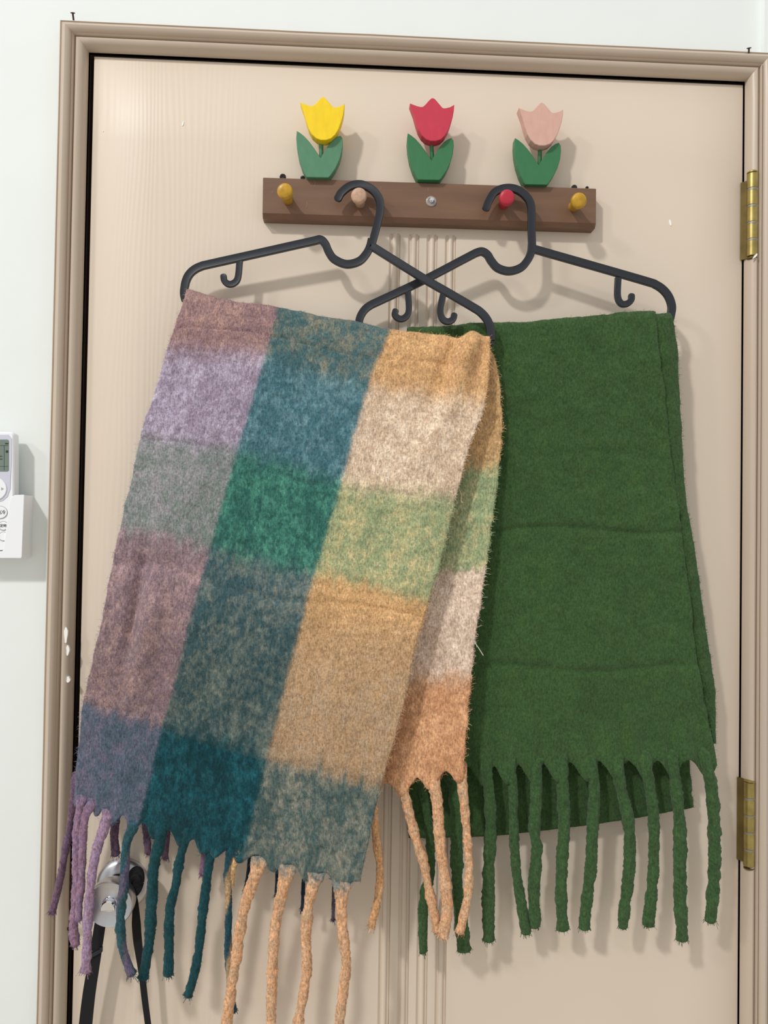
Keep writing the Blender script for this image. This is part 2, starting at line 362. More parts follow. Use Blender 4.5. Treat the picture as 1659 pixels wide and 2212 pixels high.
# empty peg hole with a clear grommet and screw
c = P(931,436,BD-.001)
CLEAR = mat('clear_plastic', (225,220,215), .15, trans=.6)
g = MB().lathe(c, (0,-1,0), [(0,.0065),(.0018,.0065),(.0026,.0055),(.0026,.0040),(.0016,.0032)], 24).build('grommet', CLEAR, rack); g['label'] = 'clear plastic washer in the empty peg place'
MB().lathe(c, (0.1,-1,0.15), [(0,.0028),(.004,.0028),(.0045,.0022),(.006,.0024),(.0068,0)], 16).build('screw', CHROMEP, rack)
SCW = mat('black_screw', (38,34,34), .4, metal=.5)
for (x, y, r_) in ((613,386,.0042),(656,388,.0030),(1242,409,.0040),(1270,409,.0022)):
    MB().lathe(P(x, y, 0), P(x-3, y-5, .009)-P(x, y, 0), [(0,r_*.5),(.004,r_*.45),(.0055,r_*.95),(.0062,r_),(.0075,r_*.9),(.0078,r_*.4),(.0070,0)], 10).build('screw', SCW, rack)
# tulips
FL = [(122,78),(160,92),(180,97),(192,96),(205,86),(222,66),(236,52),(246,48),(258,54),(270,68),(295,98),(303,104),(316,104),(340,98),(363,85),(361,115),(355,150),(345,185),(330,225),(312,254),(290,274),(264,283),(235,283),(210,274),(186,252),(168,220),(155,180),(143,135),(132,105)]
LV = [(103,232),(120,242),(145,262),(172,292),(200,330),(220,360),(233,381),(246,356),(270,316),(300,280),(322,264),(341,257),(351,272),(353,300),(348,345),(335,392),(312,440),(285,478),(275,487),(158,485),(150,473),(132,435),(114,380),(104,325),(100,275)]
def tulip(ox, oy, fo, lo, mf, ml, lab):
    def T(p, d, off): return P(600+(p[0]+off[0])/2.514, 190+(p[1]+off[1])/2.514, d)
    lv = MB().prism([T(p, .025, lo) for p in LV], (0,.013,0), .0006).build('tulip_leaves', ml, rack, smooth=False)
    lv['label'] = 'green twin leaves of the %s wooden tulip' % lab
    s0 = T((236,372), .017, lo); s1 = T((236,270), .021, fo)
    MB().lathe(s0-(s1-s0)*.2, s1-s0, [(0,.0026),(np.linalg.norm(s1-s0)*1.3,.0026)], 16).build('tulip_stem', ml, lv)
    f = MB().prism([T(p, .032, fo) for p in FL], (0,.013,0), .0006).build('tulip_blossom', mf, lv, smooth=False); f['label'] = lab+' blossom'
    return f
f = tulip(0, 0, (0,0), (0,0), YEL, GRN1, 'yellow'); tulip(0, 0, (596,5), (603,13), RED, GRN2, 'red'); tulip(0, 0, (1188,30), (1186,39), PNK, GRN2, 'dusty pink')
# ------------------------------------------------------------------ hangers
def rrect(hw, hb, r=.0012, groove=.0006):
    """strip section: hw half width, hb half depth, front face slightly dished inside a rim"""
    e = r*.55
    return [(-hw,-hb+e),(-hw+e,-hb),(hw-e,-hb),(hw,-hb+e),(hw,hb-e),(hw-e,hb),(hw-e*1.6,hb-.00015),(-hw+e*1.6,hb-.00015),(-hw+e,hb),(-hw,hb-e)]
HW = 8.6*PX*.955
def hanger(dep, hook, left, u, right, bar, sh, lab):
    root = empty('clothes_hanger', P(*hook[4], dep(hook[4][0]))); tag(root, lab, 'hanger', 'black plastic hangers on the peg rack')
    Q = lambda p: P(p[0], p[1], dep(p[0]))
    def endcap(path, hw):
        # taper the last two points so that the strip ends round
        return path
    fr = MB()
    main = smooth_path([Q(p) for p in left[::-1]+u], 7)
    fr.sweep(main, rrect(HW, .0028))
    ra = smooth_path([Q(p) for p in right], 7)
    fr.sweep(ra, rrect(HW, .0027), scale=[.55,.8,.95]+[1]*(len(ra)-3))
    fr.sweep(smooth_path([Q(p) for p in [left[-1]]+bar+[right[-1]]], 6), rrect(HW*.7, .0028))
    fr.build('frame', BLACKP, root)
    hk = smooth_path([Q(p) for p in hook], 7); n_ = len(hk); sc_ = np.ones(n_); 
    t0 = hk[0]-unit(hk[1]-hk[0])*HW*.75
    hk = np.vstack([[t0], [t0+(hk[0]-t0)*.25], [t0+(hk[0]-t0)*.6], hk]); sc_ = np.concatenate([[.35,.72,.93], sc_])
    MB().sweep(hk, rrect(HW*.98, .0026), scale=sc_).build('hook', BLACKP, root)
    for s in sh:
        p = smooth_path([Q(q) for q in s], 7)[::-1]; hw = HW*.80; t0 = p[0]-unit(p[1]-p[0])*hw*.8
        p = np.vstack([[t0], [t0+(p[0]-t0)*.25], [t0+(p[0]-t0)*.6], p]); k_ = np.concatenate([[.35,.72,.93], np.ones(len(p)-3)])
        MB().sweep(p, rrect(hw, .0024), scale=k_).build('strap_hook', BLACKP, root)
dL = lambda x: np.interp(x, [395, 775, 1065], [.026, .033, .058])
dG = lambda x: np.interp(x, [770, 1096, 1455], [.021, .033, .043])
hanger(dL, [(730,429),(738,416),(757,402),(781,399),(805,411),(819,431),(821,455),(815,484),(805,522),(801,541)],
       [(672,522),(560,547),(452,571),(436,575),(421,582),(409,593),(402,607),(399,622),(398,636),(401,650)],
       [(692,518),(703,528),(710,544),(722,560),(748,571),(775,565),(791,549),(799,533),(803,517)],
       [(802,531),(814,539),(917,603),(962,629),(1022,664),(1036,673),(1048,685),(1056,699),(1060,715),(1060,735)],
       [(420,656),(620,688),(850,727),(1040,748)],
       [[(518,563),(514,600),(505,612),(494,614),(485,607),(483,597)], [(958,632),(951,668),(955,688),(967,695),(978,690),(981,681)]],
       'black plastic hanger on the pale pink peg holding the plaid scarf')
hanger(dG, [(1050,450),(1055,436),(1068,416),(1090,407),(1114,409),(1135,423),(1147,445),(1148,489),(1149,525),(1150,545)],
       [(1008,557),(916,605),(818,651),(803,658),(790,667),(781,679),(776,693),(777,706)],
       [(1030,546),(1042,544),(1053,551),(1061,564),(1075,579),(1099,586),(1124,579),(1139,563),(1147,545),(1149,527)],
       [(1149,536),(1163,541),(1300,580),(1400,609),(1416,615),(1430,624),(1441,636),(1448,650),(1451,665),(1449,680),(1446,692)],
       [(800,719),(900,724),(1150,716),(1415,706)],
       [[(881,628),(883,670),(875,686),(863,689),(853,681),(854,672)], [(1335,600),(1334,640),(1342,656),(1355,656),(1363,648),(1364,639)]],
       'black plastic hanger on the red peg holding the green scarf')
# ------------------------------------------------------------------ wool meshes
class NP:
    """vertex/quads/tris collector with colours, all numpy"""
    def __init__(s): s.v = []; s.q = []; s.t = []; s.c = []; s.n = 0
    def add(s, v, c, q=None, t=None):
        s.v.append(v); s.c.append(c)
        if q is not None and len(q): s.q.append(V(q)+s.n)
        if t is not None and len(t): s.t.append(V(t)+s.n)
        s.n += len(v)
    def build(s, name, m, parent):
        v = np.vstack(s.v).astype(np.float32); c = np.vstack(s.c); q = np.vstack(s.q) if s.q else np.zeros((0,4), int); t = np.vstack(s.t) if s.t else np.zeros((0,3), int)
        me = bpy.data.meshes.new(name); me.vertices.add(len(v)); me.vertices.foreach_set('co', v.ravel())
        me.loops.add(q.size+t.size); me.loops.foreach_set('vertex_index', np.concatenate([q.ravel(), t.ravel()]).astype(np.int32))
        me.polygons.add(len(q)+len(t))
        ls = np.concatenate([np.arange(len(q))*4, q.size+np.arange(len(t))*3]).astype(np.int32); me.polygons.foreach_set('loop_start', ls)
        me.update(calc_edges=True)
        me.polygons.foreach_set('use_smooth', np.ones(len(q)+len(t), bool))
        at = me.color_attributes.new('Col', 'FLOAT_COLOR', 'POINT'); cc = np.ones((len(v), 4), np.float32); cc[:, :3] = np.clip(c, 0, 1); at.data.foreach_set('color', cc.ravel())
        me.validate(); me.update()
        return link(name, me, m, parent)
def fibres(npb, pos, nor, col, tang, length, lift, width, bright=1.25, segs=3, curl=.6, bvar=.25):
    """short curly hairs: ribbon of segs pieces leaving each root"""
    n = len(pos); bit = np.cross(nor, tang); 
    ang = rng.uniform(0, 2*np.pi, n); d = tang*np.cos(ang)[:, None]+bit*np.sin(ang)[:, None]
    L_ = length*rng.uniform(.4, 1.3, n); k = rng.normal(0, curl, n); lf = lift*np.abs(rng.normal(0, 1, n))
    p = pos-nor*.0004; pts = [p]; dirs = []
    for i in range(segs):
        side_ = np.cross(nor, d); d = unit_rows(d+side_*(k*rng.uniform(.3, 1.7, n))[:, None]); dirs.append(side_)
        up = lf*(np.array([1.0, .6, -.3, -.5])[i]); p = p+d*(L_/segs)[:, None]+nor*up[:, None]; pts.append(p)
    dirs.append(np.cross(nor, d)); W = width*rng.uniform(.7, 1.3, n)
    vs = []; 
    for i, q in enumerate(pts):
        wv = (W*(1.0 if i < segs else .0)*.5)[:, None]*unit_rows(dirs[i])
        if i < segs: vs += [q-wv, q+wv]
        else: vs += [q]
    m_ = len(vs); arr = np.stack(vs, 1).reshape(-1, 3); base = (np.arange(n)*m_)[:, None]
    qd = np.vstack([base+V([2*i, 2*i+1, 2*i+3, 2*i+2]) for i in range(segs-1)]); tr = base+V([2*segs-2, 2*segs-1, 2*segs])
    b = bright*rng.uniform(1-bvar, 1+bvar, n); c = np.repeat(col*b[:, None], m_, 0)
    npb.add(arr, c, qd, tr)
def unit_rows(a_): return a_/(np.linalg.norm(a_, axis=1, keepdims=True)+1e-12)
def sheet(npb, lattice, band, colour, relief, nu, step, th=.0024, nfib=40000, fib=(.011,.0010,.00026,1.25,.6), edge=.0016, seed=0, lobes=None):
    """lattice[row][col] 3-D nodes -> thick cloth. band: colour row coordinate per lattice row"""
    R_ = len(lattice); C_ = len(lattice[0]); lat = V(lattice, dtype=float)
    ts = [0.0]
    for k in range(R_-1):
        dist = np.linalg.norm(lat[k+1]-lat[k], axis=1).mean(); m_ = max(2, int(dist/step)); ts += list(k+np.arange(1, m_+1)/m_)
    ts = V(ts); us = np.linspace(0, C_-1, nu)
    rows = cr(lat.reshape(R_, -1), ts).reshape(len(ts), C_, 3)
    g_ = np.stack([cr(rows[i], us) for i in range(len(ts))])                 # (nr,nu,3)
    nr = len(ts); bv = np.interp(ts, np.arange(R_), band)[:, None]+0*us[None]
    du = np.gradient(g_, axis=1); dv = np.gradient(g_, axis=0)
    no = np.cross(dv, du); no /= np.linalg.norm(no, axis=2, keepdims=True)+1e-12
    s_ = np.concatenate([[0], np.cumsum(np.linalg.norm(np.diff(g_.mean(1), axis=0), axis=1))])[:, None]+0*us[None]   # arc length
    wdt = np.linalg.norm(g_[:, -1]-g_[:, 0], axis=1).mean(); x_ = (us/(C_-1)*wdt)[None]+0*s_
    # ragged selvedge
    eu = (np.abs(us/(C_-1)-.5)*2)**40; tl = du/(np.linalg.norm(du, axis=2, keepdims=True)+1e-12); sg = np.sign(us-(C_-1)/2)
    g_ = g_+tl*(sg*eu)[None, :, None]*(fbm(s_*60, x_*0+seed, seed+3)*2*edge)[..., None]
    for end, xs_l, amp, wd_, span in (lobes or ()):
        dist = (s_[-1:]-s_) if end else s_
        ln = np.linalg.norm(g_[-1 if end else 0, -1]-g_[-1 if end else 0, 0]); xr = np.linspace(0, 1, nu)*ln
        a0_ = g_[-1 if end else 0, 0]; ax_ = unit(g_[-1 if end else 0, -1]-a0_)
        ext = np.zeros(nu)
        for px_, py_, d_ in xs_l:
            xc = np.dot(P(px_, py_, d_)-a0_, ax_); ext = np.maximum(ext, amp*np.exp(-np.abs((xr-xc)/wd_)**2.2))
        ext = ext+fbm(xr*300, xr*0, 5)*.002
        w_ = np.clip(1-dist/span, 0, 1)**1.3
        sd_ = dv[-1] if end else -dv[0]; sd_ = sd_/(np.linalg.norm(sd_, axis=1, keepdims=True))
        g_ = g_+sd_[None]*(w_*ext[None])[..., None]
    r_ = relief(us[None]+0*bv, bv, x_, s_); g_ = g_+no*r_[..., None]
    du = np.gradient(g_, axis=1); dv = np.gradient(g_, axis=0); no2 = np.cross(dv, du); no2 /= np.linalg.norm(no2, axis=2, keepdims=True)+1e-12
    cl = colour(us[None]+0*bv, bv, x_, s_)
    edge_t = np.minimum(1, (1-(np.abs(us/(C_-1)-.5)*2))*nu*.12+.35); 
    off = no2*(th/2*edge_t[None, :, None])
    A = (g_+off).reshape(-1, 3); Bk = (g_-off).reshape(-1, 3); N_ = nr*nu
    ii, jj = np.meshgrid(np.arange(nr-1), np.arange(nu-1), indexing='ij'); q0 = (ii*nu+jj).ravel()
    Q1 = np.stack([q0, q0+nu, q0+nu+1, q0+1], 1); Q2 = Q1[:, ::-1]+N_
    rl = np.arange(nr-1)*nu; e1 = np.stack([rl, rl+N_, rl+nu+N_, rl+nu], 1); rr = rl+nu-1; e2 = np.stack([rr, rr+nu, rr+nu+N_, rr+N_], 1)
    ct = np.arange(nu-1); e3 = np.stack([ct, ct+1, ct+1+N_, ct+N_], 1); cb = ct+(nr-1)*nu; e4 = np.stack([cb, cb+N_, cb+1+N_, cb+1], 1)
    cf = cl.reshape(-1, 3)
    npb.add(np.vstack([A, Bk]), np.vstack([cf, cf]), np.vstack([Q1, Q2, e1, e2, e3, e4]))
    # fibres where the camera side shows
    tn = unit_rows(dv.reshape(-1, 3)); nf = no2.reshape(-1, 3)
    idx = rng.integers(0, N_, nfib); p = A[idx]+tn[idx]*rng.uniform(-.5, .5, nfib)[:, None]*step
    sgn = np.where(nf[idx][:, 1] < .35, 1, 1)[:, None]
    fibres(npb, p, nf[idx]*sgn, cf[idx], tn[idx], fib[0], fib[1], fib[2], fib[3], curl=fib[4])
    # fringe of hairs past the selvedges
    ne = nfib//30
    for col_, s in ((0, -1), (nu-1, 1)):
        r = rng.integers(0, nr, ne); k = r*nu+col_
        outw = tl[r, col_]*s
        fibres(npb, g_.reshape(-1, 3)[k], unit_rows(nf[k]+outw*rng.uniform(.2, .8, ne)[:, None]), cf[k], tn[k], fib[0]*.34, fib[1]*.6, fib[2]*.8, fib[3]*.9, curl=1.3)
    return g_
def table(T, A2, edges, widths, soft_u=.026, nu_noise=.035, nv_noise=.10, uedges=(1,2)):
    T = [[np.concatenate([lin(*c), lin(*a_)]) for c, a_ in zip(r, ra)] for r, ra in zip(T, A2)]
    def S(x): return 1/(1+np.exp(-np.clip(x, -30, 30)))
    def f(u, v, x, s):
        un = u+fbm(x*120, s*120, 3)*nu_noise; vn = v+fbm(x*170, s*40, 8)*nv_noise*1.6+fbm(x*16, s*9, 12)*.10
        wu = []; prev = 1
        for e in uedges: q = S((un-e)/(soft_u/3)); wu.append(prev-q); prev = q
        wu.append(prev)
        out = 0; prev = 1
        for k, row in enumerate(T):
            q = S((vn-edges[k])/(widths[k]/3)) if k < len(edges) else 0
            rowc = sum(wu[c][..., None]*row[c] for c in range(len(row)))
            out = out+(prev-q)[..., None]*rowc if not np.isscalar(q) else out+prev[..., None]*rowc
            prev = q
        # heathery: two yarns mixed in fine flecks, with soft streaks along warp and weft
        base, acc = out[..., :3], out[..., 3:]
        m1 = fbm(x*330, s*240, 21); m2 = fbm(x*130, s*60, 25); m3 = fbm(x*30, s*14, 28); m4 = fbm(x*70, s*170, 33)
        k = np.clip(.12+1.5*m1+1.1*m2+.7*m3+.5*m4, -.12, 1.0)[..., None]
        out = base+(acc-base)*k
        out = out*(1+.30*m1+.20*m4+.26*m3)[..., None]
        out = np.clip(out, .004, 1)
        return out
    return f
# tassels -----------------------------------------------------------------
def tassel(parent, path, wpx, d0, d1, cols, m, label, rootw=1.7, rootcol=None, fib=(.0036,.0005,.00022,1.35), twist=75, nfib=900, frayed=True, up=24, thick=.8):
    npb = NP(); n_ = len(path); dd = np.linspace(d0, d1, n_)
    p0, p1 = V(path[0], dtype=float), V(path[1], dtype=float); q = unit(p0-p1); st = p0+V([q[0]*.35, min(q[1], -.7)])*up
    pts = smooth_path([P(*st, d0-.0065)]+[P(p[0], p[1], d) for p, d in zip(path, dd)], 9)
    seg = np.linalg.norm(np.diff(pts, axis=0), axis=1); s_ = np.concatenate([[0], np.cumsum(seg)]); L_ = s_[-1]
    m_ = int(L_/.0017)+2; si = np.linspace(0, L_, m_); pts = np.stack([np.interp(si, s_, pts[:, k]) for k in range(3)], 1)
    t = unit_rows(np.gradient(pts, axis=0)); view = V([0,-1.,0]); qv = unit_rows(np.cross(t, view)); wv = np.cross(qv, t)
    sd = rng.integers(0, 999); hw = wpx*PX*.5*.84
    rl = .028; fl = 1+(rootw-1)*np.exp(-(si/rl*1.5)**2)
    flat = thick*(1-.88*np.exp(-(si/.017)**2))
    lump = 1+.26*fbm(si*45, si*0+.5, sd)*2+.03*np.sin(si*twist*2.2+sd)
    tip = np.minimum(1, np.sqrt(np.clip((L_-si)/(hw*.35), 0, 1))*.45+.55)*(1+.16*np.exp(-((L_-si)/.008)**2)*(sd % 3 == 0))
    K = 16; th_ = np.linspace(0, 2*np.pi, K, endpoint=False)[None]
    tw = th_+si[:, None]*twist*1.6+sd
    rr_ = (1+.09*np.abs(np.sin(tw))-.05+.26*fbm(th_*1.3+5, si[:, None]*230, sd)*2)*(lump*tip)[:, None]*hw
    vs = pts[:, None]+qv[:, None]*(rr_*np.cos(th_)*fl[:, None])[..., None]+wv[:, None]*(rr_*np.sin(th_)*flat[:, None])[..., None]
    c0 = lin(*cols[0]); c1 = lin(*cols[1]) if len(cols) > 1 else c0
    ph = .5+.5*np.tanh(4*(np.sin(th_+si[:, None]*twist*.9+sd)+(.45 if len(cols) > 1 else 0)+1.2*fbm(si[:, None]*60+0*th_, th_, sd)))
    cc = c0*ph[..., None]+c1*(1-ph[..., None])
    if rootcol is not None:
        k = np.clip(1.35-(si/.016)[:, None]+1.5*fbm(th_*2.5, si[:, None]*260, sd+7), 0, 1)[..., None]; cc = cc*(1-k)+lin(*rootcol)*k
    cc = cc*(1+.75*fbm(th_*3+si[:, None]*0, si[:, None]*420, sd+1)+.45*fbm(th_*1.2+0*si[:, None], si[:, None]*110, sd+2))[..., None]
    cc = np.clip(cc*(1+fbm(th_*.9, si[:, None]*130, sd+11)[..., None]*V([.30,-.05,-.35])*(1 if m is WOOL else .3)), .003, 1)
    A = vs.reshape(-1, 3); C = cc.reshape(-1, 3); ii, jj = np.meshgrid(np.arange(m_-1), np.arange(K), indexing='ij'); j2 = (jj+1)%K
    Q = np.stack([(ii*K+jj), (ii*K+j2), ((ii+1)*K+j2), ((ii+1)*K+jj)], -1).reshape(-1, 4)
    A = np.vstack([A, pts[:1], pts[-1:]+t[-1:]*hw*.25]); C = np.vstack([C, C[:1], C[-1:]]); nA = len(A)
    tr = [(nA-2, (j+1)%K, j) for j in range(K)]+[(nA-1, (m_-1)*K+j, (m_-1)*K+(j+1)%K) for j in range(K)]
    npb.add(A, C, Q, tr)
    nrm = unit_rows(A[:m_*K]-np.repeat(pts, K, 0)); tt = np.repeat(t, K, 0)
    idx = rng.integers(0, m_*K, nfib); fibres(npb, A[idx], nrm[idx], C[idx], tt[idx], fib[0], fib[1], fib[2], fib[3], curl=.7)
    if frayed:
        nt_ = 60; k = rng.integers((m_-3)*K, m_*K, nt_)
        e = unit_rows(tt[k]+nrm[k]*.5); fibres(npb, A[k], e, C[k], nrm[k], .0018, .0016, .0005, 1.0, curl=.3)
    o = npb.build('tassel', m, parent)
    if label: o['label'] = label
    return o
# ------------------------------------------------------------------ plaid scarf
scarf = empty('scarf', P(730, 700, .04)); tag(scarf, 'fuzzy plaid scarf in mauve, teal and peach blocks folded over the left hanger', 'scarf', None)
pl = NP()
ridge = [(404,629),(500,652),(600,668),(720,690),(840,711),(950,722),(1056,727)]
FX = [0, .5, 1, 1.5, 2, 2.5, 3]
bard = [dL(p[0]) for p in ridge]
def mid(l4):
    """four border nodes -> seven columns"""
    q = cr(V(l4, dtype=float), V(FX)); return [tuple(x) for x in q]
# front rows: px of the four column borders
FRt = [[(384,690),(590,710),(827,752),(1058,772)],
       [(362,752),(572,772),(797,832),(1048,872)],
       [(332,855),(541,880),(766,938),(1014,965)],
       [(305,940),(512,975),(737,1046),(984,1078)],
       [(281,1050),(484,1075),(711,1142),(962,1175)],
       [(259,1142),(455,1180),(681,1240),(927,1295)],
       [(222,1330),(408,1345),(645,1372),(899,1395)],
       [(197,1445),(378,1468),(610,1508),(862,1562)],
       [(180,1520),(351,1568),(578,1636),(820,1704)],
       [(169,1615),(326,1672),(555,1738),(798,1806)],
       [(161,1712),(300,1772),(530,1838),(777,1905)]]
Fb = [.45, 1, 1.5, 2, 2.5, 3, 3.5, 3.75, 4, 4.5, 5]
# the last rows slant down to the right: keep band lines as seen (right ends lower)
BKt = [[(400,700),(600,730),(840,760),(1072,790)],
       [(385,800),(600,830),(850,860),(1083,890)],
       [(365,950),(600,980),(850,1010),(1077,1010)],
       [(345,1100),(590,1130),(840,1140),(1062,1125)],
       [(320,1240),(560,1250),(820,1245),(1050,1225)],
       [(290,1370),(530,1370),(800,1360),(1032,1340)],
       [(265,1480),(505,1480),(775,1475),(1018,1460)],
       [(240,1600),(480,1620),(750,1630),(1008,1570)],
       [(232,1680),(470,1700),(745,1705),(1003,1655)]]
Bb = [-.4, -.7, -1, -1.5, -2, -2.5, -3, -3.6, -4]
fd = lambda k, n: (k+1)/n
rows = []; band = []
for k in range(len(BKt)-1, -1, -1):
    t = (k+1)/len(BKt); r = []
    for p, bd in zip(mid(BKt[k]), bard):
        xn = (p[0]-400)/650; de = (1-t)*(bd-.008)+t*(.024+.048*xn) if True else 0
        r.append(P(p[0], p[1], de))
    rows.append(r); band.append(Bb[k])
for ang in (-80, -30, 25, 75):
    r = []
    for p, bd in zip(ridge, bard):
        q = P(p[0], p[1], bd); R0 = .0085; a_ = math.radians(ang); r.append(q+V([0, -math.sin(a_)*R0, (math.cos(a_)-1)*R0]))
    rows.append(r); band.append(ang/90*.08)
for k in range(len(FRt)):
    t = (k+1)/len(FRt); r = []
    for p, bd in zip(mid(FRt[k]), bard):
        xn = (p[0]-400)/650
        xx = (FX[len(r)]/3); tgt = .055+.029*xx
        e = min(1, t*1.6); r.append(P(p[0], p[1], (1-e)*(bd+.0095)+e*tgt))
    rows.append(r); band.append(Fb[k])
PLOB = [(1, [(p, y, .06) for p, y in ((168,1712),(204,1728),(238,1748),(295,1764),(352,1770),(406,1784),(459,1802),(500,1820),(522,1826),(562,1850),(622,1868),(682,1886),(740,1906))], .015, .0085, .016),
        (0, [(p, y, .05) for p, y in ((867,1675),(930,1675),(993,1655))], .018, .0105, .018)]
T = [ # bands from the back hem over the bar down to the front hem
 [(150,112,120),(50,85,100),(204,150,110)],      # back -4..-3
 [(170,150,170),(80,120,140),(216,190,168)],    # -3..-2
 [(130,140,136),(50,115,98),(158,170,128)],     # -2..-1
 [(160,125,125),(80,110,112),(206,166,118)],    # -1..0
 [(162,130,130),(90,116,116),(206,162,114)],    # 0..1
 [(172,156,176),(82,124,134),(214,188,162)],    # 1..2
 [(138,146,142),(58,114,102),(160,168,126)],     # 2..3
 [(154,130,136),(80,106,110),(206,164,114)],    # 3..3.4
 [(146,122,126),(72,93,93),(180,148,114)],     # 3.4..4
 [(92,104,120),(14,68,76),(86,102,98)]]       # 4..5
AC = [[(170,130,140),(70,105,115),(232,180,136)],
 [(200,180,195),(110,150,165),(238,216,196)],
 [(160,165,160),(80,150,128),(200,186,140)],
 [(190,150,145),(130,135,125),(230,186,130)],
 [(190,154,140),(152,142,118),(232,188,134)],
 [(214,204,224),(130,168,176),(242,222,198)],
 [(168,158,166),(92,162,138),(206,186,138)],
 [(196,164,164),(142,146,134),(232,186,134)],
 [(182,150,136),(132,136,122),(166,146,124)],
 [(128,112,134),(36,102,112),(152,146,128)]]
ped = [-3,-2,-1,0,1,2,3,3.45,4]; pwd = [.12,.06,.06,.10,.16,.12,.08,.35,.07]
plaid_base = table(T, AC, ped, pwd)
def plaid_col(u, v, x, s):
    # band lines sag differently in each column
    return plaid_base(u/2, v, x, s)*(.80+.13*np.clip(u/2-1.7, 0, .6)/.6)[..., None]
def G(x, y, cx, cy, sx, sy, rot=0):
    a_ = (x-cx)*math.cos(rot)+(y-cy)*math.sin(rot); b_ = -(x-cx)*math.sin(rot)+(y-cy)*math.cos(rot)
    return np.exp(-(a_/sx)**2-(b_/sy)**2)
def plaid_relief(u, v, x, s):
    u = u/2
    r = fbm(x*14, s*9, 41)*.006+fbm(x*42, s*60, 43)*.0036+fbm(x*110, s*190, 45)*.0020
    r += .009*G(u, v, .58, 3.50, .15, .36, -.12)-.009*G(u, v, .36, 3.42, .08, .36, -.12)-.005*G(u, v, .5, 3.17, .26, .06, .05)        # soft diagonal fold in the mauve column
    r += .010*G(u, v, 2.78, .50, .085, .70, .10)-.007*G(u, v, 2.62, .55, .075, .6, .10)-.004*G(u, v, 2.92, .35, .05, .4, .05)            # gather under the hanger's right end
    r += .002*G(u, v, .12, .2, .12, .2)
    for vb in (.62, 2.05, 3.22, 4.02): r -= .0022*np.exp(-((v-vb+.04*np.sin(u*3))/.022)**2)
    return r
sheet(pl, rows, band, plaid_col, plaid_relief, 250, .0026, nfib=170000, fib=(.0065,.00035,.00019,1.5,.8), seed=2, lobes=PLOB)
cl = pl.build('cloth', WOOL, scarf); cl['label'] = 'brushed plaid cloth, front and back layers'
PUR = (140,112,134); PUR2 = (104,80,100); TEA = (17,64,70); TEA2 = (40,78,84); PEA = (208,164,126); PEA2 = (206,150,104); NAV = (26,46,62)
fr_d = lambda x: .055+.029*np.clip((x-163)/(775-163), 0, 1)
FT = [ # path, width, colours, root colour, label
 ([(176,1722),(168,1771),(165,1831),(166,1891),(163,1951),(159,1997),(163,2045)], 20, [PUR], (104,100,124), 'purple tassel'),
 ([(204,1728),(184,1765),(178,1831),(176,1891),(172,1940),(168,1990)], 18, [PUR], (104,100,124), 'purple tassel'),
 ([(236,1748),(225,1786),(210,1831),(201,1876),(195,1921),(190,1982),(188,2042),(185,2102)], 21, [(156,128,150)], (112,100,126), 'light purple tassel'),
 ([(297,1762),(285,1790),(273,1825),(270,1876),(267,1921),(261,1966),(261,2012),(267,2057),(286,2108)], 21, [TEA2,(92,84,106)], (70,92,108), 'teal and purple twisted tassel'),
 ([(352,1762),(345,1816),(334,1861),(329,1921),(326,1982),(321,2042),(309,2116)], 24, [TEA], (12,74,86), 'teal tassel'),
 ([(406,1770),(399,1816),(387,1861),(381,1906),(369,1951),(365,1997),(365,2042),(363,2109)], 21, [TEA], (12,74,86), 'teal tassel'),
 ([(459,1800),(454,1846),(446,1906),(440,1951),(434,2012),(424,2087),(405,2154)], 21, [TEA], (12,74,86), 'teal tassel'),
 ([(500,1820),(491,1885),(494,1939),(493,2012),(493,2066),(496,2110),(503,2188)], 17, [(24,66,78),(176,146,108)], (12,74,86), 'dark teal tassel with a peach strand'),
 ([(522,1826),(505,1867),(499,1912)], 14, [(214,178,132)], (90,108,108), 'short peach tassel'),
 ([(562,1856),(547,1903),(529,1957),(518,2012),(511,2066),(502,2120),(489,2212),(482,2262)], 24, [PEA], (110,122,118), 'peach tassel'),
 ([(622,1874),(608,1932),(596,1994),(590,2066),(587,2138),(585,2212),(586,2270)], 24, [PEA], (104,118,118), 'peach tassel'),
 ([(682,1892),(670,1939),(661,2012),(663,2084),(657,2138),(644,2212),(640,2258)], 23, [PEA], (104,118,118), 'peach tassel'),
 ([(738,1912),(738,1975),(742,2030),(748,2084),(742,2138),(733,2212),(730,2250)], 24, [PEA], (104,118,118), 'peach tassel')]
for k, (path, wd, cols, rc, lab) in enumerate(FT):
    d = fr_d(path[0][0])+.0014; tassel(scarf, path, wd, d, d+(.010 if k in (2,3) else .004 if k < 2 else -.006), cols, WOOL, lab, rootcol=rc, rootw=1.0 if wd < 18 else (1.9 if k > 8 else 1.6), nfib=1300, up=16)
